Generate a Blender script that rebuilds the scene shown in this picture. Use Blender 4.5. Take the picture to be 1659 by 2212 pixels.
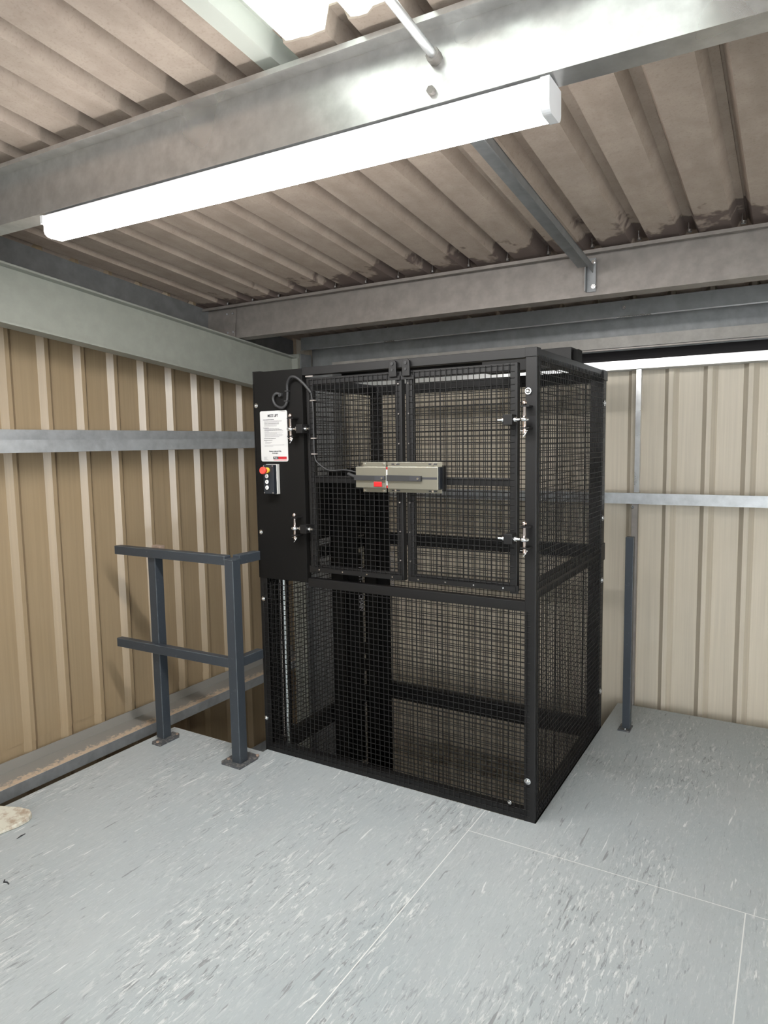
import bpy, math, random
from mathutils import Vector, Matrix
random.seed(7)
SC = bpy.context.scene
COL = SC.collection
for o in list(bpy.data.objects):
    bpy.data.objects.remove(o)

# ------------------------------------------------------------ camera, sky, exposure
cd = bpy.data.cameras.new('camera'); cam = bpy.data.objects.new('camera', cd); COL.objects.link(cam)
cd.sensor_fit = 'HORIZONTAL'; cd.sensor_width = 36.0; cd.lens = 32.2386
cd.clip_start = 0.05; cd.clip_end = 200
cam.location = (0.95234, -2.84705, 1.71045)
cam.rotation_euler = (1.47071, 0.01634, 0.54000)
SC.camera = cam
W = bpy.data.worlds.new('sky'); SC.world = W; W.use_nodes = True
bg = W.node_tree.nodes['Background']
bg.inputs['Color'].default_value = (0.93, 0.97, 1.0, 1); bg.inputs['Strength'].default_value = 12.0
SC.view_settings.view_transform = 'Standard'
SC.view_settings.look = 'None'
SC.view_settings.gamma = 1.0
SC.view_settings.use_curve_mapping = False
SC.view_settings.exposure = 0.0
LAMP_STRENGTH = 116.0

# ------------------------------------------------------------ materials
def mat(name, col=(.5, .5, .5), rough=.5, metal=0., spec=.5, emit=None, estr=0.):
    m = bpy.data.materials.new(name); m.use_nodes = True
    b = m.node_tree.nodes['Principled BSDF']
    b.inputs['Base Color'].default_value = (*col, 1)
    b.inputs['Roughness'].default_value = rough
    b.inputs['Metallic'].default_value = metal
    b.inputs['Specular IOR Level'].default_value = spec
    if emit:
        b.inputs['Emission Color'].default_value = (*emit, 1); b.inputs['Emission Strength'].default_value = estr
    return m
class NT:
    def __init__(s, m):
        s.t = m.node_tree; s.b = s.t.nodes['Principled BSDF']
        s.co = s.t.nodes.new('ShaderNodeNewGeometry').outputs['Position']
    def map(s, scale=(1, 1, 1), loc=(0, 0, 0), rot=(0, 0, 0)):
        n = s.t.nodes.new('ShaderNodeMapping'); s.t.links.new(s.co, n.inputs['Vector'])
        n.inputs['Scale'].default_value = scale; n.inputs['Location'].default_value = loc; n.inputs['Rotation'].default_value = rot
        return n.outputs[0]
    def noise(s, vec, scale, detail=3, rough=.5, dist=0.):
        n = s.t.nodes.new('ShaderNodeTexNoise'); s.t.links.new(vec, n.inputs['Vector'])
        n.inputs['Scale'].default_value = scale; n.inputs['Detail'].default_value = detail
        n.inputs['Roughness'].default_value = rough; n.inputs['Distortion'].default_value = dist
        return n.outputs['Fac']
    def ramp(s, fac, stops):
        n = s.t.nodes.new('ShaderNodeValToRGB'); s.t.links.new(fac, n.inputs[0])
        e = n.color_ramp.elements
        while len(e) < len(stops): e.new(.5)
        for el, (p, c) in zip(e, stops):
            el.position = p; el.color = (*c, 1) if not isinstance(c, (int, float)) else (c, c, c, 1)
        return n.outputs[0]
    def mix(s, fac, a, b, mode='MIX'):
        n = s.t.nodes.new('ShaderNodeMix'); n.data_type = 'RGBA'; n.blend_type = mode
        for sock, v in ((n.inputs[0], fac), (n.inputs[6], a), (n.inputs[7], b)):
            if isinstance(v, (int, float)): sock.default_value = v
            elif isinstance(v, tuple): sock.default_value = (*v, 1)
            else: s.t.links.new(v, sock)
        return n.outputs[2]
    def math(s, op, a, b=0.):
        n = s.t.nodes.new('ShaderNodeMath'); n.operation = op; n.use_clamp = True
        for sock, v in ((n.inputs[0], a), (n.inputs[1], b)):
            if isinstance(v, (int, float)): sock.default_value = v
            else: s.t.links.new(v, sock)
        return n.outputs[0]
    def sep(s, i):
        n = s.t.nodes.new('ShaderNodeSeparateXYZ'); s.t.links.new(s.co, n.inputs[0]); return n.outputs[i]
    def rng(s, v, a, b, c=0., d=1.):
        n = s.t.nodes.new('ShaderNodeMapRange'); s.t.links.new(v, n.inputs[0])
        for i, x in enumerate((a, b, c, d)): n.inputs[i+1].default_value = x
        return n.outputs[0]
    def col(s, c): s.t.links.new(c, s.b.inputs['Base Color'])
    def rough(s, c): s.t.links.new(c, s.b.inputs['Roughness'])
    def bump(s, h, st=.2, dist=.01):
        n = s.t.nodes.new('ShaderNodeBump'); n.inputs['Strength'].default_value = st; n.inputs['Distance'].default_value = dist
        s.t.links.new(h, n.inputs['Height']); s.t.links.new(n.outputs[0], s.b.inputs['Normal'])

def steel(name, col, rough=.42, metal=.75, var=.12):
    m = mat(name, col, rough, metal); n = NT(m)
    f = n.noise(n.map(), 14, 4, .6); f2 = n.noise(n.map((1, 1, 1), (3, 7, 1)), 2.2, 2)
    lo = tuple(c*(1-var) for c in col); hi = tuple(min(1, c*(1+var)) for c in col)
    c = n.mix(n.ramp(f, [(.35, 0.), (.65, 1.)]), lo, hi)
    c = n.mix(n.math('MULTIPLY', n.ramp(f2, [(.4, 0.), (.7, 1.)]), .35), c, tuple(x*.82 for x in col))
    n.col(c); n.rough(n.rng(f2, .3, .7, rough-.06, rough+.08))
    return m
M = {}
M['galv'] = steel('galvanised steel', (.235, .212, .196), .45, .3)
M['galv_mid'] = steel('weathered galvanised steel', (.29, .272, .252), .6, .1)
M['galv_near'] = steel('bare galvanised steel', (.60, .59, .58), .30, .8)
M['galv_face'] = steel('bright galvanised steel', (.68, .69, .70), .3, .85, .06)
M['girt'] = steel('galvanised side rail', (.50, .52, .54), .42, .6)
M['rafter'] = steel('grey green painted steel', (.30, .31, .275), .5, .1, .06)
M['darksteel'] = steel('dull dark steel', (.20, .205, .21), .55, .3)
M['rust'] = steel('rusty brown steel', (.30, .22, .17), .8, 0., .3)
M['blueg'] = mat('blue grey enamel', (.036, .043, .053), .42, 0., .45)
_n = NT(M['blueg']); _n.col(_n.mix(_n.ramp(_n.noise(_n.map(), 40, 4, .7), [(.62, 0.), (.72, 1.)]), (.034, .041, .051), (.075, .082, .09)))
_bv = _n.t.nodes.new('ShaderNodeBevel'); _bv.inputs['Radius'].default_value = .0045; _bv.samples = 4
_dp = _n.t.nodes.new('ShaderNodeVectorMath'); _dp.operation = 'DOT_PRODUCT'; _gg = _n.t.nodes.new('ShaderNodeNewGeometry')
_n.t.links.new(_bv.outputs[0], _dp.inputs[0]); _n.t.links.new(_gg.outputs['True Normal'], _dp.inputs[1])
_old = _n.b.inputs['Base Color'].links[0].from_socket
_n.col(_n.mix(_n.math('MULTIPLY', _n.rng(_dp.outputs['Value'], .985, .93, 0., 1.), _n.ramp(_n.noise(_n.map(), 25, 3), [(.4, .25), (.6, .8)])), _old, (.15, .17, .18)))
M['baseplate'] = mat('scuffed base plate', (.10, .10, .105), .55, .2)
_n = NT(M['baseplate']); _n.col(_n.mix(_n.ramp(_n.noise(_n.map(), 60, 4, .7), [(.5, 0.), (.7, 1.)]), (.075, .08, .088), (.26, .24, .22)))
M['black'] = mat('black powder coat', (.0075, .0072, .0075), .46, 0., .32)
_n = NT(M['black']); _n.bump(_n.noise(_n.map(), 900, 2), .15, .001)
M['panel'] = mat('black panel', (.0045, .0042, .004), .6, 0., .18)
M['wire'] = mat('black wire', (.0065, .006, .006), .45, 0., .32)
M['rubber'] = mat('black rubber', (.02, .02, .021), .6)
M['plate'] = mat('zinc plated steel', (.24, .23, .19), .33, .65)
M['chrome'] = mat('bright zinc', (.80, .82, .84), .18, 1.)
M['copper'] = mat('copper toned pin', (.78, .66, .62), .2, 1.)
M['ram'] = mat('chromed ram', (.62, .67, .68), .22, .9)
M['white'] = mat('white label', (.46, .455, .45), .55)
M['ink'] = mat('black print', (.03, .03, .035), .6)
M['grey_ink'] = mat('fine print', (.20, .19, .20), .6)
M['red'] = mat('red', (.45, .015, .018), .35)
M['logored'] = mat('logo red', (.36, .012, .02), .5)
M['estop'] = mat('emergency red', (.78, .065, .045), .35)
M['yellow'] = mat('yellow', (.72, .46, .05), .4)
M['cbox'] = mat('dark grey plastic', (.012, .015, .020), .45)
M['cboxg'] = mat('grey plastic', (.46, .46, .44), .5)
M['btn'] = mat('white button', (.66, .66, .64), .35)
M['lampbody'] = mat('white lamp body', (.82, .82, .84), .4)
M['lamp'] = mat('lit diffuser', (.9, .9, .9), .4, emit=(1.0, .985, .96), estr=LAMP_STRENGTH)
_t = M['lamp'].node_tree                                      # the strip of diodes faces down, so the opal cover is brightest underneath
_g = _t.nodes.new('ShaderNodeNewGeometry'); _s = _t.nodes.new('ShaderNodeSeparateXYZ'); _t.links.new(_g.outputs['Normal'], _s.inputs[0])
_r = _t.nodes.new('ShaderNodeMapRange'); _t.links.new(_s.outputs[2], _r.inputs[0])
for _i, _x in enumerate((-1., 0., LAMP_STRENGTH, LAMP_STRENGTH*.26)): _r.inputs[_i+1].default_value = _x
_t.links.new(_r.outputs[0], _t.nodes['Principled BSDF'].inputs['Emission Strength'])
M['eaves_shade'] = mat('painted eaves shade', (.012, .010, .011), .8)
M['slab'] = mat('raw chipboard deck', (.20, .17, .13), .9)
M['weld'] = mat('pale weld line', (.64, .645, .63), .5)
M['ground'] = mat('dark ground floor', (.05, .046, .042), .9)

def cladding(name, col, dark, rough=.5, spec=.4):
    m = mat(name, col, rough, 0., spec); n = NT(m)
    f = n.noise(n.map((60, 60, 1.2)), 1.0, 3, .6); g = n.noise(n.map(), 2.5, 3); h = n.noise(n.map(), 90, 2)
    c = n.mix(n.ramp(f, [(.35, 0.), (.7, 1.)]), col, tuple(x*.86 for x in col))
    c = n.mix(n.math('MULTIPLY', n.ramp(g, [(.45, 0.), (.75, 1.)]), .3), c, dark)
    c = n.mix(n.math('MULTIPLY', n.ramp(h, [(.66, 0.), (.72, 1.)]), .25), c, dark)
    n.col(c); return m
M['clad_left'] = cladding('aged tan cladding', (.335, .25, .155), (.27, .19, .105), .34, .75)
M['clad_back'] = cladding('cream cladding', (.555, .497, .405), (.45, .39, .30), .5, .4)

# fibre cement roof: blotchy, with damp stains along the lower purlin
m = M['roof'] = mat('fibre cement', (.42, .36, .30), .9, 0., .2); n = NT(m)
f = n.noise(n.map(), 9, 5, .65); g = n.noise(n.map((1, .25, 1)), 12, 3); h = n.noise(n.map(), 120, 2)
c = n.mix(n.ramp(f, [(.3, 0.), (.7, 1.)]), (.335, .27, .227), (.415, .345, .29))
c = n.mix(n.math('MULTIPLY', n.ramp(g, [(.45, 0.), (.7, 1.)]), .45), c, (.28, .225, .185))
c = n.mix(n.math('MULTIPLY', n.ramp(h, [(.55, 0.), (.7, 1.)]), .3), c, (.23, .18, .15))
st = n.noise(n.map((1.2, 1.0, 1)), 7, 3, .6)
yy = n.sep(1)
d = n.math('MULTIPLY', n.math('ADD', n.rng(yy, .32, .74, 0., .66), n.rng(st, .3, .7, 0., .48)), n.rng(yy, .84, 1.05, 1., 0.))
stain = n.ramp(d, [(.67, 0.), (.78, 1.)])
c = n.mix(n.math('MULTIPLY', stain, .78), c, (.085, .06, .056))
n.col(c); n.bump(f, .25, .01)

# vinyl deck
m = M['vinyl'] = mat('streaked grey safety vinyl', (.42, .44, .45), .46, 0., .4); n = NT(m)
big = n.noise(n.map(), 1.1, 3); clus = n.noise(n.map((1, .55, 1), (4, 2, 0)), 2.6, 2)
w1 = n.noise(n.map((62, 11, 1), (1, 3, 0), (0, 0, .05)), 1.0, 5, .7, 1.0)
w2 = n.noise(n.map((70, 12, 1), (9, 1, 0), (0, 0, .05)), 1.0, 5, .7, 1.2)
w3 = n.noise(n.map((110, 26, 1), (2, 8, 0)), 1.0, 3, .6, .4)
w4 = n.noise(n.map((9, 2.2, 1), (5, 5, 0)), 1.0, 3, .5)
c = n.mix(n.ramp(big, [(.35, 0.), (.65, 1.)]), (.335, .368, .382), (.385, .413, .424))
c = n.mix(n.math('MULTIPLY', n.ramp(w4, [(.42, 0.), (.72, 1.)]), .35), c, (.36, .375, .385))
cl = n.ramp(clus, [(.42, .18), (.62, 1.)])
c = n.mix(n.math('MULTIPLY', n.ramp(w1, [(.545, 0.), (.63, 1.)]), n.math('MULTIPLY', cl, .75)), c, (.64, .65, .64))
c = n.mix(n.math('MULTIPLY', n.ramp(w2, [(.55, 0.), (.64, 1.)]), n.math('MULTIPLY', cl, .75)), c, (.16, .168, .175))
w6 = n.noise(n.map((40, 4.5, 1), (3, 6, 0), (0, 0, .05)), 1.0, 3, .6, .5)
c = n.mix(n.math('MULTIPLY', n.ramp(w6, [(.66, 0.), (.70, 1.)]), .75), c, (.185, .19, .195))
c = n.mix(n.math('MULTIPLY', n.ramp(w6, [(.29, 1.), (.33, 0.)]), .75), c, (.66, .67, .66))
c = n.mix(n.math('MULTIPLY', n.ramp(w3, [(.58, 0.), (.68, 1.)]), .3), c, (.27, .28, .285))
w5 = n.noise(n.map((120, 30, 1), (12, 3, 0)), 1.0, 3, .6, .4)
c = n.mix(n.math('MULTIPLY', n.ramp(w5, [(.58, 0.), (.68, 1.)]), .22), c, (.58, .59, .585))
n.col(c); n.bump(n.noise(n.map(), 260, 2), .12, .002)

# translucent roof light
m = bpy.data.materials.new('translucent roof light'); m.use_nodes = True; t = m.node_tree; t.nodes.clear()
o_ = t.nodes.new('ShaderNodeOutputMaterial'); tr = t.nodes.new('ShaderNodeBsdfTransparent'); tl = t.nodes.new('ShaderNodeBsdfTranslucent')
df = t.nodes.new('ShaderNodeBsdfDiffuse'); a1 = t.nodes.new('ShaderNodeMixShader'); a2 = t.nodes.new('ShaderNodeMixShader')
tr.inputs[0].default_value = (.99, 1, .99, 1); tl.inputs[0].default_value = (.88, .9, .88, 1); df.inputs[0].default_value = (.7, .72, .66, 1)
a1.inputs[0].default_value = .68; t.links.new(tl.outputs[0], a1.inputs[1]); t.links.new(df.outputs[0], a1.inputs[2])
a2.inputs[0].default_value = .87; t.links.new(tr.outputs[0], a2.inputs[1]); t.links.new(a1.outputs[0], a2.inputs[2])
t.links.new(a2.outputs[0], o_.inputs[0]); M['skylight'] = m

# debris on the left girt
m = M['dusty'] = mat('dust covered steel', (.33, .30, .27), .8); n = NT(m)
f = n.noise(n.map(), 45, 4, .7); xx = n.sep(0)
k = n.math('ADD', n.rng(xx, -2.62, -2.51, 0., .62), n.rng(f, .35, .65, 0., .4))
n.col(n.mix(n.ramp(k, [(.55, 0.), (.75, 1.)]), (.25, .235, .215), (.52, .40, .30)))
m = M['scrap'] = mat('soiled cream board', (.66, .62, .52), .8); n = NT(m)
n.col(n.mix(n.ramp(n.noise(n.map(), 16, 4, .65), [(.46, 0.), (.62, 1.)]), (.58, .56, .48), (.36, .28, .21)))

# ------------------------------------------------------------ mesh helpers
class MB:
    def __init__(s): s.v = []; s.f = []; s.sm = []
    def add(s, v, f, smooth=False):
        b = len(s.v); s.v += [tuple(p) for p in v]
        s.f += [tuple(b+i for i in q) for q in f]; s.sm += [smooth]*len(f); return s
    def box(s, x0, x1, y0, y1, z0, z1):
        v = [(x, y, z) for x in (x0, x1) for y in (y0, y1) for z in (z0, z1)]
        return s.add(v, [(0, 1, 3, 2), (4, 6, 7, 5), (0, 4, 5, 1), (2, 3, 7, 6), (0, 2, 6, 4), (1, 5, 7, 3)])
    def obox(s, c, a, b, d):
        c, a, b, d = map(Vector, (c, a, b, d)); v = [c+i*a+j*b+k*d for i in (-1, 1) for j in (-1, 1) for k in (-1, 1)]
        return s.add(v, [(0, 1, 3, 2), (4, 6, 7, 5), (0, 4, 5, 1), (2, 3, 7, 6), (0, 2, 6, 4), (1, 5, 7, 3)])
    def bar(s, p, q, w, h, up=(0, 0, 1)):
        p, q = Vector(p), Vector(q); d = (q-p)/2; a = d.normalized().cross(Vector(up)).normalized(); b = a.cross(d.normalized())
        return s.obox((p+q)/2, d, a*w/2, b*h/2)
    def tube(s, pts, r, n=10, cap=True, rr=None):
        pts = [Vector(p) for p in pts]; rings = []; u = None
        for i, p in enumerate(pts):
            d = (pts[min(i+1, len(pts)-1)]-pts[max(i-1, 0)])
            if d.length < 1e-9: d = pts[-1]-pts[0]
            d.normalize()
            if u is None: u = d.cross(Vector((0, 0, 1)) if abs(d.z) < .9 else Vector((1, 0, 0))).normalized()
            else: u = (u-d*u.dot(d)).normalized()
            w = d.cross(u); ri = rr[i] if rr else r
            rings.append([p+(u*math.cos(2*math.pi*k/n)+w*math.sin(2*math.pi*k/n))*ri for k in range(n)])
        v = [q for g in rings for q in g]; f = []
        for i in range(len(pts)-1):
            for k in range(n): f.append((i*n+k, i*n+(k+1) % n, (i+1)*n+(k+1) % n, (i+1)*n+k))
        s.add(v, f, True)
        if cap: s.add(rings[0][::-1], [tuple(range(n))]); s.add(rings[-1], [tuple(range(n))])
        return s
    def wire(s, p, q, r):                                   # four-sided wire, 8 triangles
        p, q = Vector(p), Vector(q); d = (q-p).normalized()
        u = d.cross(Vector((0, 0, 1)) if abs(d.z) < .9 else Vector((1, 0, 0))).normalized(); w = d.cross(u)
        v = [e+x*r for e in (p, q) for x in (u, w, -u, -w)]
        return s.add(v, [(k, (k+1) % 4, 4+(k+1) % 4, 4+k) for k in range(4)], True)
    def prism(s, poly, fn, a, b):                           # polygon swept from a to b, fn(u, v, t) -> point
        n = len(poly); v = [fn(x, y, a) for x, y in poly]+[fn(x, y, b) for x, y in poly]
        return s.add(v, [tuple(range(n))[::-1], tuple(range(n, 2*n))]+[(k, (k+1) % n, n+(k+1) % n, n+k) for k in range(n)])
    def build(s, name, m, parent=None, bevel=0., kind=None, label=None):
        me = bpy.data.meshes.new(name); loc = Vector((0, 0, 0)); q = parent
        while q: loc += q.location; q = q.parent
        me.from_pydata([Vector(v)-loc for v in s.v], [], s.f)
        for p, k in zip(me.polygons, s.sm): p.use_smooth = k
        me.materials.append(M[m]); me.validate(); me.update()
        import bmesh
        bm = bmesh.new(); bm.from_mesh(me); bmesh.ops.recalc_face_normals(bm, faces=bm.faces); bm.to_mesh(me); bm.free()
        o = bpy.data.objects.new(name, me); COL.objects.link(o); o.parent = parent
        if bevel:
            b = o.modifiers.new('bevel', 'BEVEL'); b.width = bevel; b.segments = 2; b.limit_method = 'ANGLE'; b.angle_limit = .6
        if kind: o['kind'] = kind
        if label: o['label'] = label
        return o
def empty(name, loc=(0, 0, 0)):
    o = bpy.data.objects.new(name, None); o.location = loc; o.empty_display_size = .1; COL.objects.link(o); return o
def tag(o, label, cat, group=None):
    o['label'] = label; o['category'] = cat
    if group: o['group'] = group
    return o
def text(body, size, org, parent, m, name='lettering', ux=(1, 0, 0), uy=(0, 0, 1), align='LEFT', bold=0., ext=.0003, sx=1.):
    cu = bpy.data.curves.new('t', 'FONT'); cu.body = body; cu.size = size; cu.extrude = ext; cu.align_x = align; cu.offset = bold
    to = bpy.data.objects.new('t', cu); COL.objects.link(to)
    dg = bpy.context.evaluated_depsgraph_get(); dg.update()
    me = bpy.data.meshes.new_from_object(to.evaluated_get(dg)); bpy.data.objects.remove(to)
    me.name = name; X, Y, O = Vector(ux), Vector(uy), Vector(org); N = X.cross(Y)
    loc = Vector((0, 0, 0)); q = parent
    while q: loc += q.location; q = q.parent
    for v in me.vertices: v.co = O+X*v.co.x*sx+Y*v.co.y+N*v.co.z-loc
    me.materials.clear(); me.materials.append(M[m])
    o = bpy.data.objects.new(name, me); COL.objects.link(o); o.parent = parent; return o

# ------------------------------------------------------------ geometry constants
PITCH = .2235
SL = .105                                                   # roof falls towards the back wall
RX0 = .251                                                  # one roof groove centre
def roof_z(y): return 2.672-SL*(y-.72)                      # underside of the roof pans
BACK = 1.80; LEFT = -2.70                                   # cladding pans

# ------------------------------------------------------------ profiled sheets
def rib_profile(s0, s1, c0, pitch, crown, slope, h, sub=1):
    """(s, depth) along the sheet from s0 to s1; ribs centred on c0 + k pitch"""
    pts = set([s0, s1]); k0 = math.floor((s0-c0)/pitch)-1; k1 = math.ceil((s1-c0)/pitch)+1
    for k in range(k0, k1+1):
        c = c0+k*pitch
        for e in (c-crown-slope, c-crown, c+crown, c+crown+slope):
            if s0 < e < s1: pts.add(e)
        a, b = c+crown+slope, c+pitch-crown-slope
        for i in range(1, sub):
            e = a+(b-a)*i/sub
            if s0 < e < s1: pts.add(e)
    def d(s):
        x = abs((s-c0+pitch/2) % pitch-pitch/2)
        return h if x <= crown+1e-9 else max(0., h*(1-(x-crown)/slope))
    return [(s, d(s)) for s in sorted(pts)]
def sheet(prof, f, a, b, t, name, m, parent, ja=None):
    """f(s, depth, along) -> point ; closed thin sheet"""
    mb = MB(); n = len(prof); v = []
    for off in (0., t):
        for i, (s, d) in enumerate(prof): v.append(f(s, d+off, a+(ja[i] if ja else 0)))
        for s, d in prof: v.append(f(s, d+off, b))
    F = []
    for i in range(n-1):
        F += [(i, i+1, n+i+1, n+i), (2*n+i, 3*n+i, 3*n+i+1, 2*n+i+1), (i, 2*n+i, 2*n+i+1, i+1), (n+i, n+i+1, 3*n+i+1, 3*n+i)]
    F += [(0, n, 3*n, 2*n), (n-1, 3*n-1, 4*n-1, 2*n-1)]
    mb.add(v, F); return mb.build(name, m, parent)

# ceiling ------------------------------------------------------------
ceil = empty('ceiling'); ceil['kind'] = 'structure'
xs = [-2.71, -1.5375, -.42, .6975, 1.815, 2.9325, 4.05, 5.1675]
rows = [(-1.155, 1.92, 0.), (-4.1, -.90, .014), (-7.0, -3.98, .028)]
for r, (y0, y1, up) in enumerate(rows):
    for i in range(len(xs)-1):
        a, b = xs[i], xs[i+1]+.012
        sky = (r == 1 and i == 2) or (r == 1 and i == 5) or (r == 2 and i in (1, 4))
        if sky: a -= .0; 
        a2 = a-.105 if sky else a
        pr = rib_profile(a2, b, RX0, PITCH, .019, .024, .052, 5)
        if r == 0 and i != 2: y0_ = -1.0
        else: y0_ = y0
        ja = [random.uniform(-.010, .010) for _ in pr]
        lift = .007*(i % 2)+up
        f = lambda s, d, y, lift=lift: (s, y, roof_z(y)+d+lift+.002)
        sheet(pr, f, y0_, y1, .006, 'skylight_sheet' if sky else 'roof_sheet', 'skylight' if sky else 'roof', ceil, ja)

# left and back cladding ---------------------------------------------
wl = empty('wall_left'); wl['kind'] = 'structure'
LP, L0 = .2259, -.725+.042
for i in range(-5, 3):
    a = L0-LP*.40+i*5*LP/1.0; b = a+5*LP+.01
    if a > 1.85: break
    b = min(b, 1.83)
    pr = rib_profile(a, b, L0, LP, .0115, .029, .030)
    lo = .0015*(i % 2)
    sheet(pr, lambda s, d, z, lo=lo: (LEFT+d+lo, s, z), .075, 2.95+max(0, -.105*a), -.0008, 'cladding_sheet', 'clad_left', wl)
    sheet(pr, lambda s, d, z, lo=lo: (LEFT+d+lo-.004, s, z), -2.7, .12, -.0008, 'cladding_sheet', 'clad_left', wl)
wb = empty('wall_back'); wb['kind'] = 'structure'
BP, B0 = .2185, .005+.041
for i in range(-3, 4):
    a = B0-BP*.42+i*5*BP; b = a+5*BP+.01
    a = max(a, -2.72)
    if b < a: continue
    pr = rib_profile(a, b, B0, BP, .013, .028, .044)
    lo = .0015*(i % 2)
    sheet(pr, lambda s, d, z, lo=lo: (s, BACK-d-lo, z), -2.7, 2.615, -.0008, 'cladding_sheet', 'clad_back', wb)

# the rest of the shed: right and front walls
wr = empty('wall_right'); wr['kind'] = 'structure'
for i in range(8):
    a = -7+i*1.12
    pr = rib_profile(a, min(a+1.13, 1.83), -7., .224, .0115, .029, .030)
    sheet(pr, lambda s, d, z: (5.1-d, s, z), -2.7, 3.6, .0008, 'cladding_sheet', 'clad_back', wr)
wf = empty('wall_front'); wf['kind'] = 'structure'              # closed on the left; opening on the right added as unseen key light
for i in range(4):
    a = -2.72+i*1.12
    pr = rib_profile(a, a+1.13, -7., .224, .0115, .029, .030)
    sheet(pr, lambda s, d, z: (s, -6.98+d, z), -2.7, 3.6, -.0008, 'cladding_sheet', 'clad_back', wf)

for i in range(3):  # unseen panels added below the deck to keep sky light out
    a = 1.76+i*1.12
    pr = rib_profile(a, a+1.13, -7., .224, .0115, .029, .030)
    sheet(pr, lambda s, d, z: (s, -6.98+d, z), -2.7, -.2, -.0008, 'cladding_sheet', 'clad_back', wf)

# floor ----------------------------------------------------------------
fl = empty('floor'); fl['kind'] = 'structure'
MB().box(-2.26, 6, -7, -.04, -.045, -.004).box(0.006, 6, -.04, 1.64, -.045, -.004).build('deck_board', 'slab', fl)
MB().box(-1.56, 0.02, -.04, -.0005, -.045, -.004).build('deck_board', 'slab', fl)
MB().box(-2.235, 6, -7, -.08, -.22, -.045).build('deck_edge_beam', 'darksteel', fl)
MB().box(.06, 6, -.08, 1.60, -.22, -.045).build('deck_edge_beam', 'darksteel', fl)
def vsheet(x0, x1, y0, y1): MB().box(x0, x1, y0, y1, -.004, 0.).build('vinyl_sheet', 'vinyl', fl)
g = .002
MB().prism([(-2.262, -7), (-.235-g, -7), (-.235-g, .0), (-1.555, .0), (-1.555, -.038), (-2.262, -.038)], lambda u, v, z: (u, v, z), -.004, 0.).build('vinyl_sheet', 'vinyl', fl)
vsheet(-.235+g, .852-g, -7, -.195-g)
vsheet(.852+g, 6, -7, -.195-g)
vsheet(-.235+g, 6, -.195+g, .0)
vsheet(.006, 6, .0, 1.645)
MB().box(-.235-g, -.235+g, -7, .0, -.004, -.0002).build('weld_line', 'weld', fl)
MB().box(-.235+g, 6, -.195-g, -.195+g, -.004, -.0002).build('weld_line', 'weld', fl)
MB().box(.852-g, .852+g, -7, -.195-g, -.004, -.0002).build('weld_line', 'weld', fl)
gf = MB().box(-3.2, 6.2, -7.2, 2.2, -2.8, -2.7).build('ground_floor', 'ground'); gf['kind'] = 'structure'; gf.name = 'floor_lower'

# ------------------------------------------------------------ steelwork
def girt_left(z0, z1, name, label, dust=False, y0=-7.0, y1=1.62):
    t = empty(name, (-2.60, 0, z0)); tag(t, label, 'side rail')
    MB().box(-2.493, -2.490, y0, y1, z0, z1).box(-2.505, -2.493, y0, y1, z0, z0+.003).build('front_flange', 'girt', t)
    MB().box(LEFT+.03, -2.493, y0, y1, z1-.003, z1).box(LEFT+.0302, LEFT+.034, y0, y1, z1, z1+.058).build('web', 'dusty' if dust else 'girt', t)
girt_left(1.690, 1.757, 'side_rail', 'horizontal galvanised rail across the left tan wall at head height')
girt_left(-.100, -.036, 'side_rail', 'galvanised rail along the left wall at floor level with dusty rubble on top', True)
girt_left(-.80, -.735, 'side_rail', 'lowest galvanised rail on the left wall, seen down the gap behind the guard rail')

def girt_back(z0, z1, label, m, y=1.638, x0=-2.46):
    t = empty('side_rail', (0, y, z0)); tag(t, label, 'side rail')
    MB().box(x0, 5.05, y, y+.003, z0, z1).box(x0, 4.9, y+.003, y+.015, z1-.003, z1).build('front_flange', m, t)
    MB().box(x0, 4.9, y+.003, BACK-.031, z0, z0+.003).build('web', 'girt', t)
    return t
girt_back(1.304, 1.372, 'horizontal galvanised rail across the cream back wall beside the lift cage', 'girt')
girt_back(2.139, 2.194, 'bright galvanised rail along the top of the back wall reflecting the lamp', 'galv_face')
tag(MB().box(-2.46, 4.9, 1.715, 1.752, 2.20, 2.32).build('shade_strip', 'eaves_shade'), 'dark strip standing in for shade above the bright top rail of the back wall', 'strip')  # near-black strip added in place of the shade under the eaves
# vertical strut between the back rails
t = empty('wall_strut', (.09, 1.68, 1.3)); tag(t, 'slim vertical galvanised strut on the back wall behind the blue-grey post', 'strut')
MB().box(.078, .108, 1.655, 1.69, 1.375, 2.137).box(.079, .107, 1.652, 1.655, 2.10, 2.13).build('upper_strut', 'galv_face', t)
MB().box(.066, .102, 1.655, 1.69, -.2, 1.302).build('lower_strut', 'galv', t)
b = MB(); b.tube([(.093, 1.655, 2.112), (.093, 1.643, 2.112)], .011, 8); b.build('bolt', 'chrome', t)
b = MB(); b.tube([(.075, 1.655, 1.283), (.075, 1.643, 1.283)], .009, 8); b.build('bolt', 'chrome', t)

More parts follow.
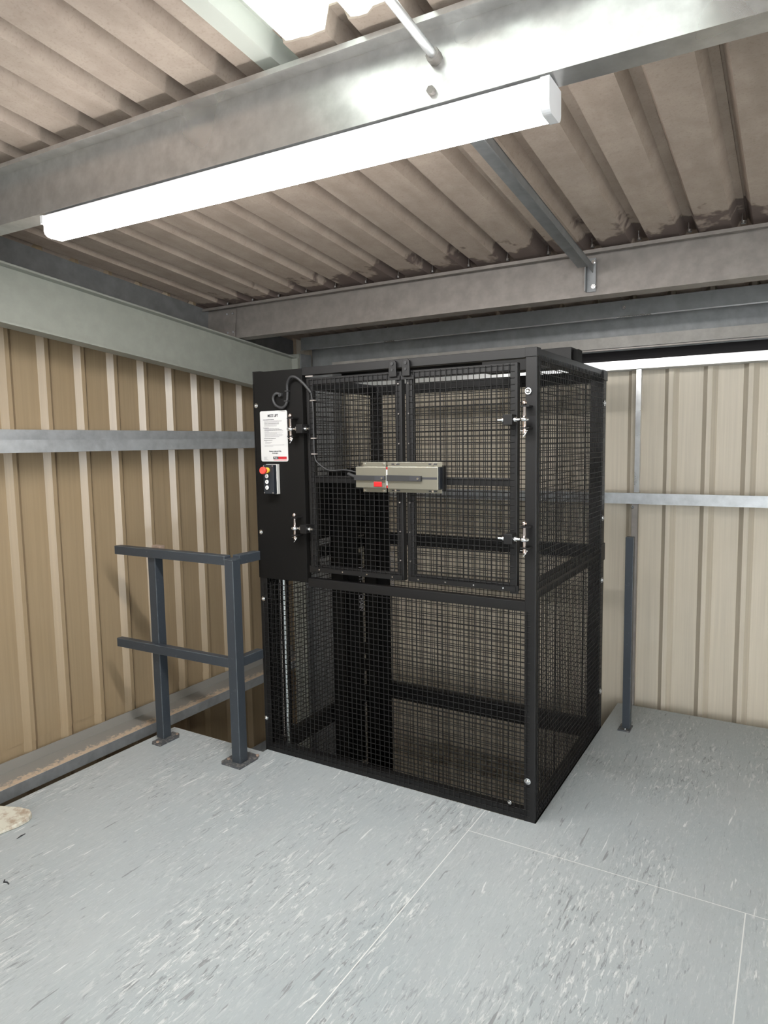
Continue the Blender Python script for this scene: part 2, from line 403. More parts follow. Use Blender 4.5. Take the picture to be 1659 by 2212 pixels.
# purlins: tilted Z sections
def purlin(y_of, zb_of, x0, x1, h, label, fl_top=.062, fl_bot=.072, m='galv'):
    t = empty('steel_purlin', (0, y_of(0), zb_of(0))); tag(t, label, 'beam')
    def P(x, dy, dz):
        return Vector((x, y_of(x)+dy+SL*dz, zb_of(x)+dz-SL*dy))
    def slab(dy0, dy1, dz0, dz1):
        v = [P(x, dy, dz) for x in (x0, x1) for dy in (dy0, dy1) for dz in (dz0, dz1)]
        return v
    F = [(0, 1, 3, 2), (4, 6, 7, 5), (0, 4, 5, 1), (2, 3, 7, 6), (0, 2, 6, 4), (1, 5, 7, 3)]
    MB().add(slab(0, .003, 0, h), F).build('web', m, t)
    MB().add(slab(-fl_top, 0, h-.003, h), F).add(slab(-fl_top, -fl_top+.003, h-.017, h-.003), F).build('top_flange', m, t)
    MB().add(slab(.003, fl_bot, 0, .003), F).add(slab(fl_bot-.003, fl_bot, .003, .018), F).build('bottom_flange', m, t)
    return t, P
y1f = lambda x: -1.056+.0264*x
z1f = lambda x: 2.637-.0028*x
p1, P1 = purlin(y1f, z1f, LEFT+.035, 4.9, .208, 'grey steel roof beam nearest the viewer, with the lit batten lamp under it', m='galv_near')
y2f = lambda x: .778
z2f = lambda x: 2.437-.003*x
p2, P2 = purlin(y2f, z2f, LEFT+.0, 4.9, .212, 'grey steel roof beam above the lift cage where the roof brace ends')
# bolts of the roof sheets in the grooves over the second purlin
for k in range(-12, 12):
    x = RX0+k*PITCH
    b = MB(); b.tube([(x, .755, roof_z(.755)+.0), (x, .755, roof_z(.755)+.045)], .004, 6)
    b.tube([(x+.006, .742, roof_z(.742)-.004), (x+.006, .742, roof_z(.742)+.008)], .011, 6); b.build('hook_bolt', 'chrome', p2)
# splice plate with four bolts at the rafter
c = MB(); c.obox((-2.44, .774, 2.545), (.052, 0, 0), (0, .002, 0), (0, .01, .096)); c.build('cleat', 'galv', p2)
for dx in (-.02, .03):
    for dz in (.0, .125):
        b = MB(); b.tube([(-2.435+dx, .772, 2.485+dz), (-2.435+dx, .762, 2.485+dz)], .008, 6); b.build('bolt', 'chrome', p2)

# roof brace (angle) between the purlins and a tube upslope of the first one
t = empty('roof_brace', (0.0, -.2, 2.66)); tag(t, 'grey angle brace running down the roof between the two beams', 'brace')
zt = lambda y: 2.713-SL*(y+.54)
b = MB()
b.bar((.0, -1.02, zt(-1.02)), (.0, .745, zt(.745)), .078, .004)
b.bar((.037, -1.02, zt(-1.02)-.018), (.037, .745, zt(.745)-.018), .004, .036)
b.build('angle', 'darksteel', t)
MB().box(-.002, .002, .735, .772, 2.455, 2.575).box(-.002, .045, .770, .775, 2.455, 2.62).build('end_cleat', 'darksteel', t)
for z in (2.597, 2.478):
    b = MB(); b.tube([(.036, .770, z), (.036, .756, z)], .0125, 6); b.tube([(.036, .756, z), (.036, .75, z)], .007, 8); b.build('bolt', 'chrome', t)
t = empty('roof_tie_tube', (.058, -1.4, 2.8)); tag(t, 'pale round tie rod meeting the near beam from the roof light side', 'rod')
yw = y1f(.058)
MB().tube([(.058, yw-.004, 2.762), (.058, -3.2, 2.762+SL*2.1)], .0125, 12).build('rod', 'galv_face', t)
MB().tube([(.058, yw+.02, 2.758), (.058, yw-.014, 2.7612)], .02, 8).build('nut', 'galv', t)
b = MB(); b.tube([(.05, yw+.004, 2.672), (.05, yw-.012, 2.672)], .012, 6); b.build('bolt', 'galv', t)

# eaves beam: fascia, recessed web, lower flange
t = empty('eaves_beam', (0, 1.55, 2.25)); tag(t, 'dark grey eaves channel along the top of the back wall under the roof edge', 'beam')
MB().box(-2.36, 4.9, 1.46, 1.463, 2.432, 2.525).build('upper_flange', 'darksteel', t)
MB().box(-2.36, 4.9, 1.452, 1.463, 2.426, 2.432).build('flange_lip', 'galv_face', t, label='bright lower lip')
MB().box(-2.36, 4.9, 1.600, 1.604, 2.25, 2.50).build('web', 'darksteel', t)
MB().box(-2.10, 4.9, 1.500, 1.503, 2.258, 2.324).box(-2.10, 4.9, 1.503, 1.60, 2.318, 2.322).build('lower_flange', 'galv_mid', t)
MB().box(-2.10, 4.9, 1.494, 1.503, 2.246, 2.254).build('lower_lip', 'galv', t)
b = MB(); b.tube([(.04, 1.46, 2.483), (.04, 1.45, 2.483)], .011, 6); b.build('bolt', 'galv_face', t)
b = MB(); b.box(-2.13, -2.10, 1.49, 1.51, 2.24, 2.285); b.build('end_bracket', 'galv_face', t)

# rafter against the left wall: I section on the roof slope
t = empty('steel_rafter', (-2.41, 0, 2.35)); tag(t, 'grey-green I-beam rafter sloping down along the top of the left wall', 'beam')
zb = lambda y: 2.2355-SL*(y-0.0)                             # bottom of the section
def rb(x0, x1, d0, d1, y0=-6.5, y1=1.40):
    v = [(x, y, zb(y)+d) for x in (x0, x1) for y in (y0, y1) for d in (d0, d1)]
    return (v, [(0, 1, 3, 2), (4, 6, 7, 5), (0, 4, 5, 1), (2, 3, 7, 6), (0, 2, 6, 4), (1, 5, 7, 3)])
MB().add(*rb(-2.413, -2.407, -.005, .275)).build('web', 'rafter', t)
MB().add(*rb(-2.46, -2.36, -.009, 0.)).build('bottom_flange', 'rafter', t)
MB().add(*rb(-2.46, -2.36, .275, .285)).build('top_flange', 'rafter', t)
MB().add([(x, y, zb(y)+d) for x in (-2.46, -2.35) for y in (1.40, 1.412) for d in (-.03, .275)], [(0, 1, 3, 2), (4, 6, 7, 5), (0, 4, 5, 1), (2, 3, 7, 6), (0, 2, 6, 4), (1, 5, 7, 3)]).build('end_plate', 'rafter', t)
# corner column
t = empty('steel_column', (-2.3, 1.5, -2.7)); tag(t, 'dark I-section column in the far corner behind the lift cage', 'column')
MB().box(-2.47, -2.35, 1.414, 1.424, -2.7, 2.40).build('front_flange', 'rafter', t)
MB().box(-2.352, -2.340, 1.43, 1.56, -2.7, 2.40).box(-2.340, -2.07, 1.50, 1.508, -2.7, 2.25).build('web', 'darksteel', t)
MB().box(-2.07, -2.058, 1.44, 1.56, -2.7, 2.24).build('back_flange', 'darksteel', t)
# gable trim between rafter and roof
t = MB(); y0, y1 = -6.5, 1.75
t.add([(x, y, roof_z(y)+d) for x in (LEFT+.031, LEFT+.036) for y in (y0, y1) for d in (-.20, .0)], [(0, 1, 3, 2), (4, 6, 7, 5), (0, 4, 5, 1), (2, 3, 7, 6), (0, 2, 6, 4), (1, 5, 7, 3)])
tr_ = t.build('trim_1', 'darksteel'); tr_['kind'] = 'structure'

# ------------------------------------------------------------ batten lamp under the near beam
lampT = empty('batten_lamp', (-.65, y1f(-.65)+.045, 2.59)); tag(lampT, 'long lit white batten lamp fixed under the near roof beam', 'lamp')
LX0, LX1 = -1.660, .360
def lampsec(pts, x0, x1, name, m):
    MB().prism(pts, lambda u, v, x: (x, y1f(x)-.004+u, z1f(x)-.009-v*.93), x0, x1).build(name, m, lampT)
def arc(cx, cy, r, a0, a1, n=6): return [(cx+r*math.cos(math.radians(a0+(a1-a0)*i/n)), cy+r*math.sin(math.radians(a0+(a1-a0)*i/n))) for i in range(n+1)]
lampsec([(.004, 0), (.092, 0), (.092, .026), (.004, .026)], LX0, LX1, 'housing', 'lampbody')
dif = [(.0, .020), (.096, .020)]+arc(.071, .064, .025, 0, 90)+arc(.025, .064, .025, 90, 180)
lampsec(dif, LX0+.006, LX1-.004, 'diffuser', 'lamp')
capp = [(-.002, 0), (.098, 0)]+arc(.072, .066, .027, 0, 90)+arc(.024, .066, .027, 90, 180)
lampsec([(-.002, 0), (.098, 0), (.098, .034), (-.002, .034)], LX0-.012, LX0+.004, 'end_cap', 'lampbody')
lampsec(capp, LX1-.004, LX1+.020, 'end_cap', 'lampbody')

# ------------------------------------------------------------ mezzanine lift cage
H, WD, DP = 2.1, 1.566, 1.222
lift = empty('goods_lift_cage', (-WD/2, DP/2, 0)); tag(lift, 'tall black wire-mesh goods lift cage with double gate and instruction sign', 'lift')
A = .048
def post(x0, x1, y0, y1, z0=-.08, z1=H):
    MB().box(x0, x1, y0, y1, z0, z1).build('corner_post', 'black', lift, .003)
post(-.050, 0, 0, .006); post(-.006, 0, .006, .05)
post(-WD, -WD+.05, 0, .006); post(-WD, -WD+.006, .006, .05)
post(-WD, -WD+.075, DP-.05, DP, -2.6); post(-.07, 0, DP-.08, DP, -2.6)
def rail(x0, x1, y0, y1, z0, z1, name): MB().box(x0, x1, y0, y1, z0, z1).build(name, 'black', lift, .002)
rail(-1.240, -.05, 0, .045, 2.06, H, 'top_rail')
rail(-.045, -.003, .05, DP-.08, 2.045, H-.002, 'top_rail')
rail(-WD+.006, -WD+.05, .05, DP-.05, 2.03, H-.002, 'top_rail')
rail(-WD+.075, -.07, DP-.05, DP-.01, 2.03, H-.002, 'top_rail')
rail(-1.235, -.05, .002, .042, .963, 1.008, 'middle_rail')
rail(-.045, -.004, .05, DP-.08, 1.017, 1.092, 'middle_rail')
rail(-WD+.005, -WD+.04, .05, DP-.05, 1.02, 1.09, 'middle_rail')
rail(-WD+.075, -.07, DP-.05, DP-.012, 1.02, 1.10, 'middle_rail')
rail(-WD+.05, -.05, 0.001, .045, 0.001, .047, 'base_rail')
rail(-.045, -.001, .006, DP-.08, -.05, .047, 'base_rail')
rail(-WD+.005, -WD+.045, .05, DP-.05, -.055, .05, 'base_rail')
rail(-WD+.075, -.07, DP-.05, DP-.012, -.07, .042, 'base_rail')
MB().box(-.052, .001, -.004, .05, 2.062, H+.001).build('corner_cap', 'black', lift, .002)
MB().box(-WD-.004, -WD+.05, .0005, .05, 2.03, H+.001).build('corner_cap', 'black', lift, .002)
MB().box(-.07, .006, DP-.085, DP+.004, 2.04, H-.01).build('corner_cap', 'black', lift, .002)
MB().box(-.07, .006, DP-.085, DP+.004, 1.01, 1.11).build('corner_cap', 'black', lift, .002)

def mesh_xz(x0, x1, z0, z1, y, name='wire_mesh', parent=None, step=.0273, r=.0021):
    b = MB(); n = int((x1-x0)/step)
    for i in range(n+1):
        x = x0+.006+i*step
        if x < x1: b.wire((x, y-r, z0), (x, y-r, z1), r)
    n = int((z1-z0)/step)
    for i in range(n+1):
        z = z0+.006+i*step
        if z < z1: b.wire((x0, y+r, z), (x1, y+r, z), r)
    return b.build(name, 'wire', parent or lift, kind='stuff')
def mesh_yz(y0, y1, z0, z1, x, step=.0273, r=.0021):
    b = MB(); n = int((y1-y0)/step)
    for i in range(n+1):
        y = y0+.006+i*step
        if y < y1: b.wire((x-r, y, z0), (x-r, y, z1), r)
    n = int((z1-z0)/step)
    for i in range(n+1):
        z = z0+.006+i*step
        if z < z1: b.wire((x+r, y0, z), (x+r, y1, z), r)
    return b.build('wire_mesh', 'wire', lift, kind='stuff')
mesh_xz(-WD+.02, -.022, .02, .967, -.004)
mesh_yz(.02, DP-.05, 1.06, 2.07, .003); mesh_yz(.02, DP-.05, .01, 1.05, .003)
mesh_yz(.02, DP-.03, 1.05, 2.07, -WD+.045); mesh_yz(.02, DP-.03, .0, 1.05, -WD+.045)
mesh_yz(.02, DP-.03, -1.3, -.02, -WD+.045)
mesh_xz(-WD+.04, -.04, 1.06, 2.06, DP-.06); mesh_xz(-WD+.04, -.04, .0, 1.05, DP-.06); mesh_xz(-WD+.04, -.04, -1.3, -.03, DP-.06)

MB().box(-WD+.008, -1.236, -.003, 0., .985, 2.096).box(-1.239, -1.236, 0., .03, .985, 2.06).build('control_panel', 'panel', lift, .0012)
MB().box(-WD-.002, -WD+.006, -.002, .0, .985, 2.035).build('panel_edge', 'panel', lift)
def bolt_y(x, z, r=.0125, parent=lift, y=-.003):
    b = MB(); b.tube([(x, y, z), (x, y-.004, z)], r*1.15, 14); b.tube([(x, y-.004, z), (x, y-.009, z), (x, y-.012, z)], r, 14, True, [r*.82, r*.75, r*.4])
    b.build('bolt', 'chrome', parent)
for x, z in ((-.036, 1.919), (-.030, .193), (-1.545, 1.919), (-1.541, 1.238), (-1.541, .868), (-1.547, .188)): bolt_y(x, z, .0125 if x > -1 else .0105)
bolt_y(-.115, .072, .008)
for y, z in ((1.165, 1.913), (1.165, 1.259), (1.167, .898), (1.168, .232)):
    b = MB(); b.tube([(0., y, z), (.006, y, z)], .016, 12); b.tube([(.006, y, z), (.012, y, z)], .009, 6); b.build('bolt', 'galv_face', lift)

# gates
def gate(x0, x1, flip):
    g_ = MB(); s = .034; z0, z1 = 1.046, 2.044
    g_.box(x0, x0+s, .002, .036, z0, z1).box(x1-s, x1, .002, .036, z0, z1).box(x0+s, x1-s, .002, .036, z0, z0+.036).box(x0+s, x1-s, .002, .036, z1-.034, z1).box(x0+s, x1-s, .006, .036, 1.513, 1.548)
    d = g_.build('gate', 'black', lift, .0025)
    mesh_xz(x0+.012, x1-.012, z0+.026, z1-.006, -.001, 'wire_mesh', d)
    e = MB(); e.box(x0-.006, x0+.03, -.002, .002, z0-.004, z0+.03) if not flip else e.box(x1-.03, x1+.008, -.002, .002, z0-.006, z0+.03)
    e.box(x0+.004, x1-.004, -.0065, -.0035, z0+.004, z0+.026)
    e.build('kick_strip', 'black', d)
    for k in range(4):
        b = MB(); x = x0+.06+k*(x1-x0-.12)/3; b.tube([(x, -.0065, z0+.016), (x, -.009, z0+.016)], .004, 8); b.build('rivet', 'chrome', d)
    for k in range(7):
        b = MB(); z = z0+.1+k*.14; x = (x1-.016) if not flip else (x0+.016); b.tube([(x, .002, z), (x, -.004, z)], .0035, 8); b.build('rivet', 'galv', d)
    return d
gL = gate(-1.213, -.655, False); gR = gate(-.632, -.086, True)
for gx, g_ in ((-.693, gL), (-.621, gR)):
    b = MB(); pts = [(gx-.020, 2.018), (gx+.020, 2.018), (gx+.020, 2.078)]+[(gx+.020*math.cos(a), 2.078+.020*math.sin(a)) for a in (math.pi*i/8 for i in range(1, 8))]+[(gx-.020, 2.078)]
    b.prism(pts, lambda u, v, y: (u, y, v), -.018, -.010); b.box(gx-.016, gx+.016, -.010, 0., 2.062, 2.09)
    o = b.build('gate_stop', 'black', lift, .002)
    k = MB(); k.tube([(gx, -.0185, 2.078), (gx, -.021, 2.078)], .008, 10); k.tube([(gx, -.0185, 2.05), (gx, -.0205, 2.05)], .006, 10); k.build('stud', 'rubber', o)
    c = MB(); c.box(gx-.03, gx+.034, -.006, .0, 2.004, 2.022); c.build('keeper', 'black', o)
MB().box(-1.215, -1.17, -.001, .004, 2.050, 2.057).build('wear_strip', 'galv', lift)

# hinges
def hinge(g_, px, z, side):
    s = side; y = -.040
    h = empty('hinge', (px-lift.location.x, y-lift.location.y, z)); h.parent = lift
    b = MB(); b.tube([(px, y, z-.058), (px, y, z+.062), (px, y, z+.064), (px, y, z+.074), (px, y, z+.08)], .0075, 12, True, [.0075, .0075, .0115, .0105, .004]); b.build('pin', 'copper', h, label='copper-tinted hinge pin')
    b = MB(); b.tube([(px, y, z-.009), (px, y, z-.004), (px, y, z+.004), (px, y, z+.009)], .02, 16, True, [.014, .0205, .0205, .014])
    b.tube([(px-s*.012, y, z), (px-s*.118, y, z)], .0062, 10); b.tube([(px-s*.035, y, z), (px-s*.044, y, z)], .0125, 6); b.tube([(px-s*.090, y, z), (px-s*.097, y, z)], .012, 6)
    b.build('eye_bolt', 'chrome', h)
    MB().box(min(px-s*.048, px-s*.088), max(px-s*.048, px-s*.088), y-.019, -.006, z-.022, z+.022).build('block', 'black', h, .0015)
    MB().box(px-.014, px+.024, y-.012, -.003, z-.040, z-.034).build('bracket', 'black', h)
    MB().box(px-.014, px+.024, y-.012, -.003, z+.052, z+.058).build('bracket', 'black', h)
    MB().tube([(px-.016, y-.004, z-.048), (px+.016, y-.004, z-.048), (px+.006, y-.006, z-.062), (px-.002, y-.008, z-.072)], .0022, 6).build('split_pin', 'chrome', h)
hinge(gL, -1.288, 1.789, -1); hinge(gL, -1.280, 1.276, -1)
hinge(gR, -.040, 1.800, 1); hinge(gR, -.038, 1.289, 1)

# interlock on the gates
lk = empty('gate_interlock', (-.66-lift.location.x, -.03-lift.location.y, 1.54)); lk.parent = lift; lk['label'] = 'silver gate interlock with dark slide handles and a red tab'
def hexplate(x0, x1, z0, z1, name):
    b = MB(); b.box(x0, x1, -.012, -.008, z0, z1); return b.build(name, 'plate', lk, .001)
hexplate(-.870, -.738, 1.473, 1.619, 'back_plate'); hexplate(-.730, -.441, 1.475, 1.619, 'back_plate')
for x, z in ((-.86, 1.61), (-.752, 1.61), (-.86, 1.482), (-.752, 1.482)):
    b = MB(); b.tube([(x, -.012, z), (x, -.016, z)], .0055, 10); b.build('screw', 'chrome', lk)
for x in (-.685, -.487):
    for z in (1.609, 1.484):
        MB().box(x-.022, x+.022, -.0125, -.0118, z-.0035, z+.0035).build('slot', 'ink', lk)
        b = MB(); b.tube([(x, -.012, z), (x, -.016, z)], .006, 10); b.build('screw', 'chrome', lk)
MB().box(-.884, -.714, -.055, -.012, 1.497, 1.598).build('left_case', 'plate', lk, .002)
MB().box(-.704, -.438, -.058, -.012, 1.494, 1.599).build('right_case', 'plate', lk, .002)
MB().box(-.714, -.704, -.052, -.013, 1.51, 1.585).build('joint_strip', 'white', lk)
for q in ((1.585, 1.597), (1.498, 1.51)): MB().box(-.713, -.705, -.051, -.013, *q).build('joint_end', 'red', lk)
MB().box(-.437, -.432, -.054, -.012, 1.498, 1.596).build('end_plate', 'cbox', lk)
b = MB(); b.prism([(-.888, 1.533), (-.80, 1.533), (-.715, 1.536), (-.715, 1.556), (-.80, 1.556), (-.888, 1.558)], lambda u, v, y: (u, y, v), -.066, -.055); b.build('slide_handle', 'rubber', lk, .001)
b = MB(); b.prism([(-.703, 1.532), (-.52, 1.532), (-.52, 1.557), (-.703, 1.560)], lambda u, v, y: (u, y, v), -.069, -.058); b.build('slide_handle', 'rubber', lk, .001)
for q in ((-.770, -.715, -.0675, -.066, 1.536, 1.555), (-.578, -.524, -.0705, -.069, 1.534, 1.555), (-.520, -.443, -.0590, -.058, 1.541, 1.551)): MB().box(*q).build('slide_slot', 'ink', lk)
for x in (-.727, -.535):
    b = MB(); b.tube([(x, -.068, 1.545), (x, -.0735, 1.545)], .0055, 10); b.build('rivet', 'chrome', lk)
MB().box(-.780, -.735, -.060, -.055, 1.503, 1.528).build('red_tab', 'red', lk, .003)
MB().tube([(-.885, -.045, 1.547), (-.905, -.045, 1.552), (-.940, -.036, 1.562)], .0085, 10, True, [.011, .009, .0085]).build('cable_gland', 'rubber', lk)
MB().box(-.430, -.424, -.03, -.006, 1.49, 1.60).build('catch_plate', 'black', lk)

# flexible conduit and cable
def smooth(pts, n=6):
    P = [Vector(p) for p in pts]; out = []
    for i in range(len(P)-1):
        a, b_, c_, d_ = P[max(i-1, 0)], P[i], P[i+1], P[min(i+2, len(P)-1)]
        for k in range(n):
            u = k/n; out.append(.5*((2*b_)+(c_-a)*u+(2*a-5*b_+4*c_-d_)*u*u+(3*b_-a-3*c_+d_)*u**3))
    return out+[P[-1]]
cp = smooth([(-1.371, -.004, 1.968), (-1.395, -.016, 1.977), (-1.415, -.02, 1.954), (-1.401, -.02, 1.919), (-1.361, -.02, 1.901), (-1.33, -.018, 1.919), (-1.322, -.015, 1.968), (-1.317, -.02, 2.02), (-1.288, -.03, 2.051), (-1.249, -.035, 2.049), (-1.206, -.03, 2.016), (-1.172, -.014, 1.97)], 12)
MB().tube(cp, .0075, 8, True, [.0082 if i % 2 else .0066 for i in range(len(cp))]).build('flexible_conduit', 'rubber', lift)
b = MB(); b.tube([(-1.371, -.003, 1.968), (-1.371, -.02, 1.968)], .011, 8); b.build('conduit_fitting', 'rubber', lift)
for x, z in ((-1.322, 1.985), (-1.328, 1.935)): MB().box(x-.010, x+.010, -.026, -.003, z-.003, z+.003).build('cable_tie', 'rubber', lift)
MB().tube(smooth([(-1.172, -.014, 1.972), (-1.163, -.012, 1.895), (-1.163, -.012, 1.756), (-1.160, -.012, 1.65), (-1.138, -.012, 1.612), (-1.069, -.012, 1.577), (-.976, -.012, 1.58), (-.90, -.014, 1.567), (-.883, -.02, 1.560)]), .0042, 8).build('gate_cable', 'rubber', lift)
for z in (1.93, 1.74, 1.66): MB().box(-1.178, -1.148, -.018, -.003, z-.003, z+.003).build('cable_tie', 'galv', lift)

# instruction sign
sg = empty('instruction_sign', (-1.425-lift.location.x, -.005-lift.location.y, 1.755)); sg.parent = lift; sg['label'] = 'white instruction sign headed MEZZ LIFT with a red logo'
x0, x1, z0, z1, rr = -1.521, -1.338, 1.622, 1.889, .010
pts = [(x1-rr+rr*math.cos(a), z1-rr+rr*math.sin(a)) for a in [i*math.pi/8 for i in range(5)]]+[(x0+rr+rr*math.cos(a), z1-rr+rr*math.sin(a)) for a in [math.pi/2+i*math.pi/8 for i in range(5)]]+[(x0+rr+rr*math.cos(a), z0+rr+rr*math.sin(a)) for a in [math.pi+i*math.pi/8 for i in range(5)]]+[(x1-rr+rr*math.cos(a), z0+rr+rr*math.sin(a)) for a in [1.5*math.pi+i*math.pi/8 for i in range(5)]]
MB().prism(pts, lambda u, v, y: (u, y, v), -.0055, -.003).build('sign_plate', 'white', sg)
SY = -.0057
text('MEZZ LIFT', .0185, (-1.433, SY, 1.857), sg, 'ink', 'title_lettering', align='CENTER', bold=.0006, sx=.82)
text('Maximum working load 250kg', .0082, (-1.424, SY, 1.6735), sg, 'ink', 'warning_lettering', align='CENTER', bold=.0003, sx=.82)
text('No Passengers', .0082, (-1.424, SY, 1.6635), sg, 'ink', 'warning_lettering', align='CENTER', bold=.0003, sx=.82)
rnd = random.Random(3)
fine = MB(); headm = MB()
def dashes(b, z, xa, xb, hgt=.0017):
    x = xa
    while x < xb:
        w = min(rnd.uniform(.004, .011), xb-x); b.box(x, x+w, SY-.0004, SY, z, z+hgt); x += w+.0016
z = 1.8415
for blk in (7, 10): 
    dashes(headm, z, -1.500, -1.500+(.075 if blk == 7 else .036), .0024); z -= .0052
    for k in range(blk):
        dashes(fine if rnd.random() < .6 else headm, z, -1.4925, -1.4925+rnd.choice([.118, .126, .10, .13, .085, .03 if k % 4 == 3 else .12])); z -= .00475
    z -= .004
dashes(headm, z, -1.497, -1.418); z -= .009; dashes(headm, z, -1.497, -1.44); z -= .006
for w in (.012, .045, .036): dashes(fine, z, -1.490, -1.490+w); z -= .0052
z -= .0035; dashes(fine, z, -1.495, -1.36); z -= .006; dashes(fine, z, -1.495, -1.437)
for k in range(5): dashes(fine, 1.6445-k*.0038, -1.5005, -1.5005+(.022, .014, .018, .024, .034)[k], .0013)
dashes(fine, 1.8805, -1.372, -1.350, .0012)
fine.build('fine_print', 'grey_ink', sg, kind='stuff'); headm.build('bold_print', 'ink', sg, kind='stuff')
MB().box(-1.4385, -1.347, SY-.0004, SY, 1.634, 1.6475).build('logo_panel', 'logored', sg)
MB().box(-1.4385, -1.403, SY-.0006, SY-.0003, 1.634, 1.6475).build('logo_block', 'ink', sg)
MB().box(-1.436, -1.347, SY-.0004, SY, 1.6285, 1.6312).build('logo_bar', 'red', sg)
text('Penny', .0098, (-1.4215, SY-.0008, 1.6382), sg, 'white', 'logo_lettering', align='CENTER', bold=.0003, sx=.95)
text('HYDRAULICS', .0052, (-1.3765, SY-.0006, 1.6392), sg, 'red', 'logo_lettering', align='CENTER', sx=1.1)

# push-button box
cb = empty('control_box', (-1.44-lift.location.x, -.03-lift.location.y, 1.53)); cb.parent = lift; cb['label'] = 'dark push-button box with a red stop knob and three white buttons'
MB().box(-1.472, -1.402, -.052, -.026, 1.452, 1.606).build('box_lid', 'cbox', cb, .003)
MB().box(-1.474, -1.400, -.026, -.003, 1.450, 1.608).build('box_base', 'cboxg', cb, .002)
b = MB(); b.tube([(-1.441, -.052, 1.577), (-1.441, -.064, 1.577)], .0155, 18); b.build('stop_collar', 'yellow', cb)
b = MB(); b.tube([(-1.441, -.064, 1.577), (-1.441, -.080, 1.577), (-1.441, -.082, 1.577), (-1.441, -.094, 1.577), (-1.441, -.097, 1.577)], .02, 20, True, [.010, .011, .0195, .0195, .0165]); b.build('stop_knob', 'estop', cb, label='red mushroom stop knob')
for i, z in enumerate((1.546, 1.516, 1.486)):
    b = MB(); b.tube([(-1.444, -.052, z), (-1.444, -.0565, z)], .0132, 18); b.build('button_ring', 'cbox', cb)
    b = MB(); b.tube([(-1.444, -.052, z), (-1.444, -.0575, z), (-1.444, -.0595, z)], .0115, 18, True, [.0115, .0115, .0098]); b.build('push_button', 'btn', cb)
    b = MB()
    if i == 0: b.box(-1.4485, -1.4395, -.0602, -.0597, z-.0013, z+.0013)
    else:
        s = 1 if i == 1 else -1
        b.box(-1.445, -1.443, -.0602, -.0597, z-.005, z+.005)
        b.prism([(-1.4470, z+s*.0015), (-1.441, z+s*.0015), (-1.444, z+s*.0055)], lambda u, v, y: (u, y, v), -.0602, -.0597)
    b.build('button_symbol', 'ink', cb)
for x in (-1.467, -1.408):
    for z in (1.458, 1.600):
        b = MB(); b.tube([(x, -.052, z), (x, -.0535, z)], .0032, 8); b.build('screw', 'chrome', cb)

# lifting gear inside
MB().tube([(-1.500, .12, -.01), (-1.498, .12, 1.2)], .0095, 14).build('lift_ram', 'ram', lift, label='bright chromed lifting rod')
MB().tube([(-1.522, .115, -.01), (-1.520, .115, 1.2)], .003, 8).build('guide_wire', 'galv', lift)
MB().box(-WD+.008, -1.532, .052, .20, -.5, 1.2).build('guide_channel', 'panel', lift)
b = MB(); b.box(-1.50, -1.42, .59, .60, -1.5, 1.55).box(-1.50, -1.42, .76, .77, -1.5, 1.55).box(-1.505, -1.495, .59, .77, -1.5, 1.55); b.build('mast_channel', 'panel', lift)
b = MB(); b.box(-1.50, -1.42, .97, .98, -1.5, 1.55).box(-1.50, -1.40, 1.12, 1.13, -1.5, 1.55).box(-1.505, -1.495, .97, 1.13, -1.5, 1.55); b.build('mast_channel', 'panel', lift)
for z in (.02, .21, .33, 1.12, 1.25, 1.5):
    MB().box(-1.49, -1.45, .77, .97, z, z+.055).build('mast_crossbar', 'panel', lift)
MB().box(-WD+.05, -1.505, .30, 1.05, 1.14, 1.50).build('drive_cover', 'panel', lift)
MB().box(-1.50, -1.455, .86, .868, -.4, 1.0).build('lift_chain', 'panel', lift)
text('MAST-NX  CHAIN', .036, (-1.415, .765, .93), lift, 'grey_ink', 'mast_lettering', ux=(0, 0, -1), uy=(.75, .66, 0))
text('TX052  T-MXVN', .036, (-1.395, 1.125, .98), lift, 'grey_ink', 'mast_lettering', ux=(0, 0, -1), uy=(.75, .66, 0))
MB().box(-.62, -.107, .88, 1.02, 2.100, 2.205).build('motor_cover', 'black', lift, .002)
MB().box(-.107, -.08, .92, 1.0, 2.10, 2.195).build('motor_bracket', 'panel', lift)

# ------------------------------------------------------------ guard rail by the gap
gr = empty('guard_rail', (-1.9, -.18, 0)); tag(gr, 'blue-grey square-tube guard rail with two posts beside the left wall', 'railing')
def base(x, y, dx0, dx1, dy0, dy1, parent):
    MB().prism([(x+dx0+.018, y+dy0), (x+dx1, y+dy0), (x+dx1, y+dy1-.03), (x+dx1-.03, y+dy1), (x+dx0, y+dy1), (x+dx0, y+dy0+.018)], lambda u, v, z: (u, v, z), .0, .009).build('base_plate', 'baseplate', parent, .001)
MB().box(-1.608, -1.548, -.228, -.168, .009, 1.112).build('post', 'blueg', gr, .004)
MB().box(-2.222, -2.162, -.208, -.150, .009, 1.112).build('post', 'blueg', gr, .004)
base(-1.578, -.198, -.09, .06, -.066, .108, gr)
base(-2.192, -.178, -.01, .075, -.098, .075, gr)
for x, y in ((-1.645, -.215), (-1.535, -.105), (-2.16, -.255), (-2.148, -.12)):
    b = MB(); b.tube([(x, y, .009), (x, y, .016)], .0095, 6); b.build('anchor_bolt', 'rust', gr)
def trail(p, q, w, h): MB().bar(p, q, w, h).build('rail', 'blueg', gr, .003)
trail((-2.488, -.200, 1.108), (-1.609, -.200, 1.108), .048, .050)
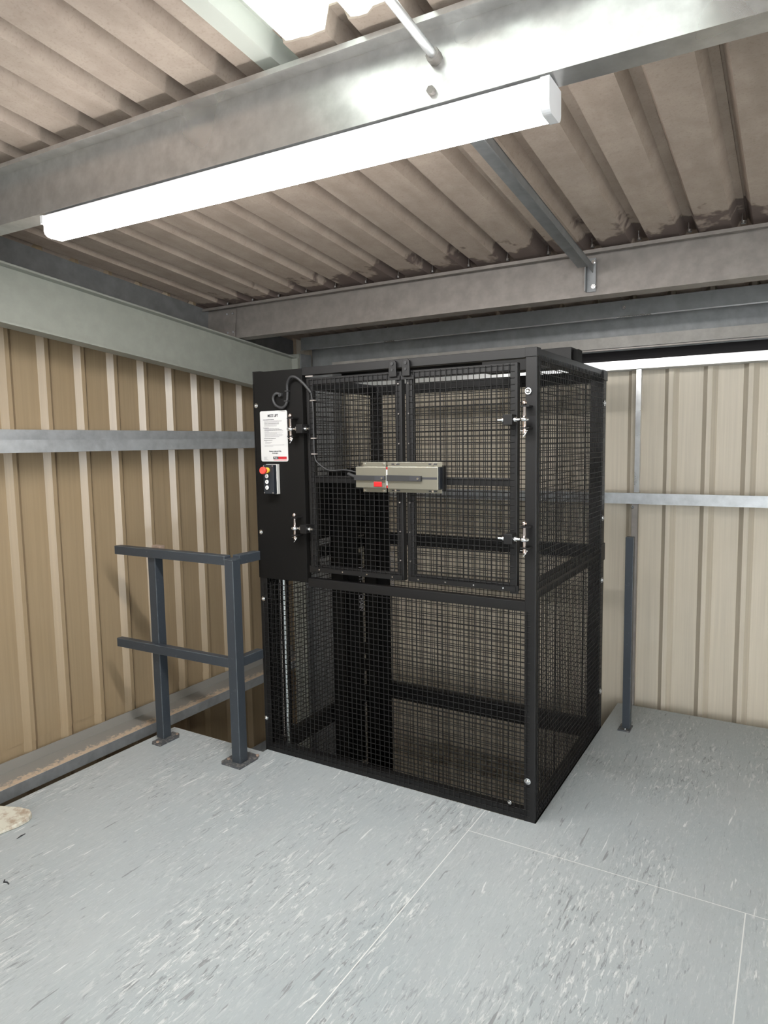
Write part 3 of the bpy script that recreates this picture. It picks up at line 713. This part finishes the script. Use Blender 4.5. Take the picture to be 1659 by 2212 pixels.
trail((-2.488, -.222, .555), (-1.609, -.204, .555), .040, .052)
trail((-1.578, -.167, 1.108), (-1.578, -.004, 1.108), .05, .05)
trail((-1.578, -.167, .555), (-1.578, -.004, .555), .045, .052)
MB().box(-1.610, -1.546, -.23, -.166, 1.112, 1.118).build('post_cap', 'blueg', gr)
MB().box(-2.225, -2.160, -.172, -.135, 1.10, 1.145).build('post_cap', 'rust', gr, label='rust-marked post cap')

pr_ = empty('guard_post', (.13, 1.24, 0)); tag(pr_, 'single blue-grey square post standing by the right back corner of the cage', 'post')
MB().box(.118, .163, 1.235, 1.28, .008, 1.148).build('post', 'blueg', pr_, .003)
MB().box(.10, .168, 1.20, 1.30, 0., .008).build('base_plate', 'baseplate', pr_)
b = MB(); b.tube([(.14, 1.215, .008), (.14, 1.215, .018)], .009, 6); b.build('anchor_bolt', 'chrome', pr_)

# ------------------------------------------------------------ scraps on the deck
pts = [(-2.30, -1.30), (-2.035, -1.255), (-2.018, -1.17), (-2.022, -1.12), (-2.04, -1.095), (-2.075, -1.082), (-2.13, -1.09), (-2.20, -1.115), (-2.30, -1.15)]
b = MB(); N = len(pts)
v = [(x, y, .001) for x, y in pts]+[(x, y, .012+.016*max(0, (y+1.3)/.2)*(1 if i not in (0, 1) else .2)) for i, (x, y) in enumerate(pts)]
b.add(v, [tuple(range(N))[::-1], tuple(range(N, 2*N))]+[(k, (k+1) % N, N+(k+1) % N, N+k) for k in range(N)])
tag(b.build('board_offcut', 'scrap', None, .004), 'soiled cream offcut with a rounded end lying on the deck by the left wall', 'offcut')
tag(MB().tube([(-1.934, -1.232, .003), (-1.938, -1.21, .004), (-1.940, -1.189, .003)], .003, 6, True, [.001, .003, .0012]).build('splinter', 'ink'), 'small dark splinter on the deck beside the cream offcut', 'scrap')
tag(MB().tube([(-1.695, -1.425, .003), (-1.685, -1.435, .003), (-1.672, -1.428, .003), (-1.655, -1.432, .003)], .0025, 6).build('wire_scrap', 'ink'), 'tiny bent grey scrap on the deck at the left edge of the picture', 'scrap')
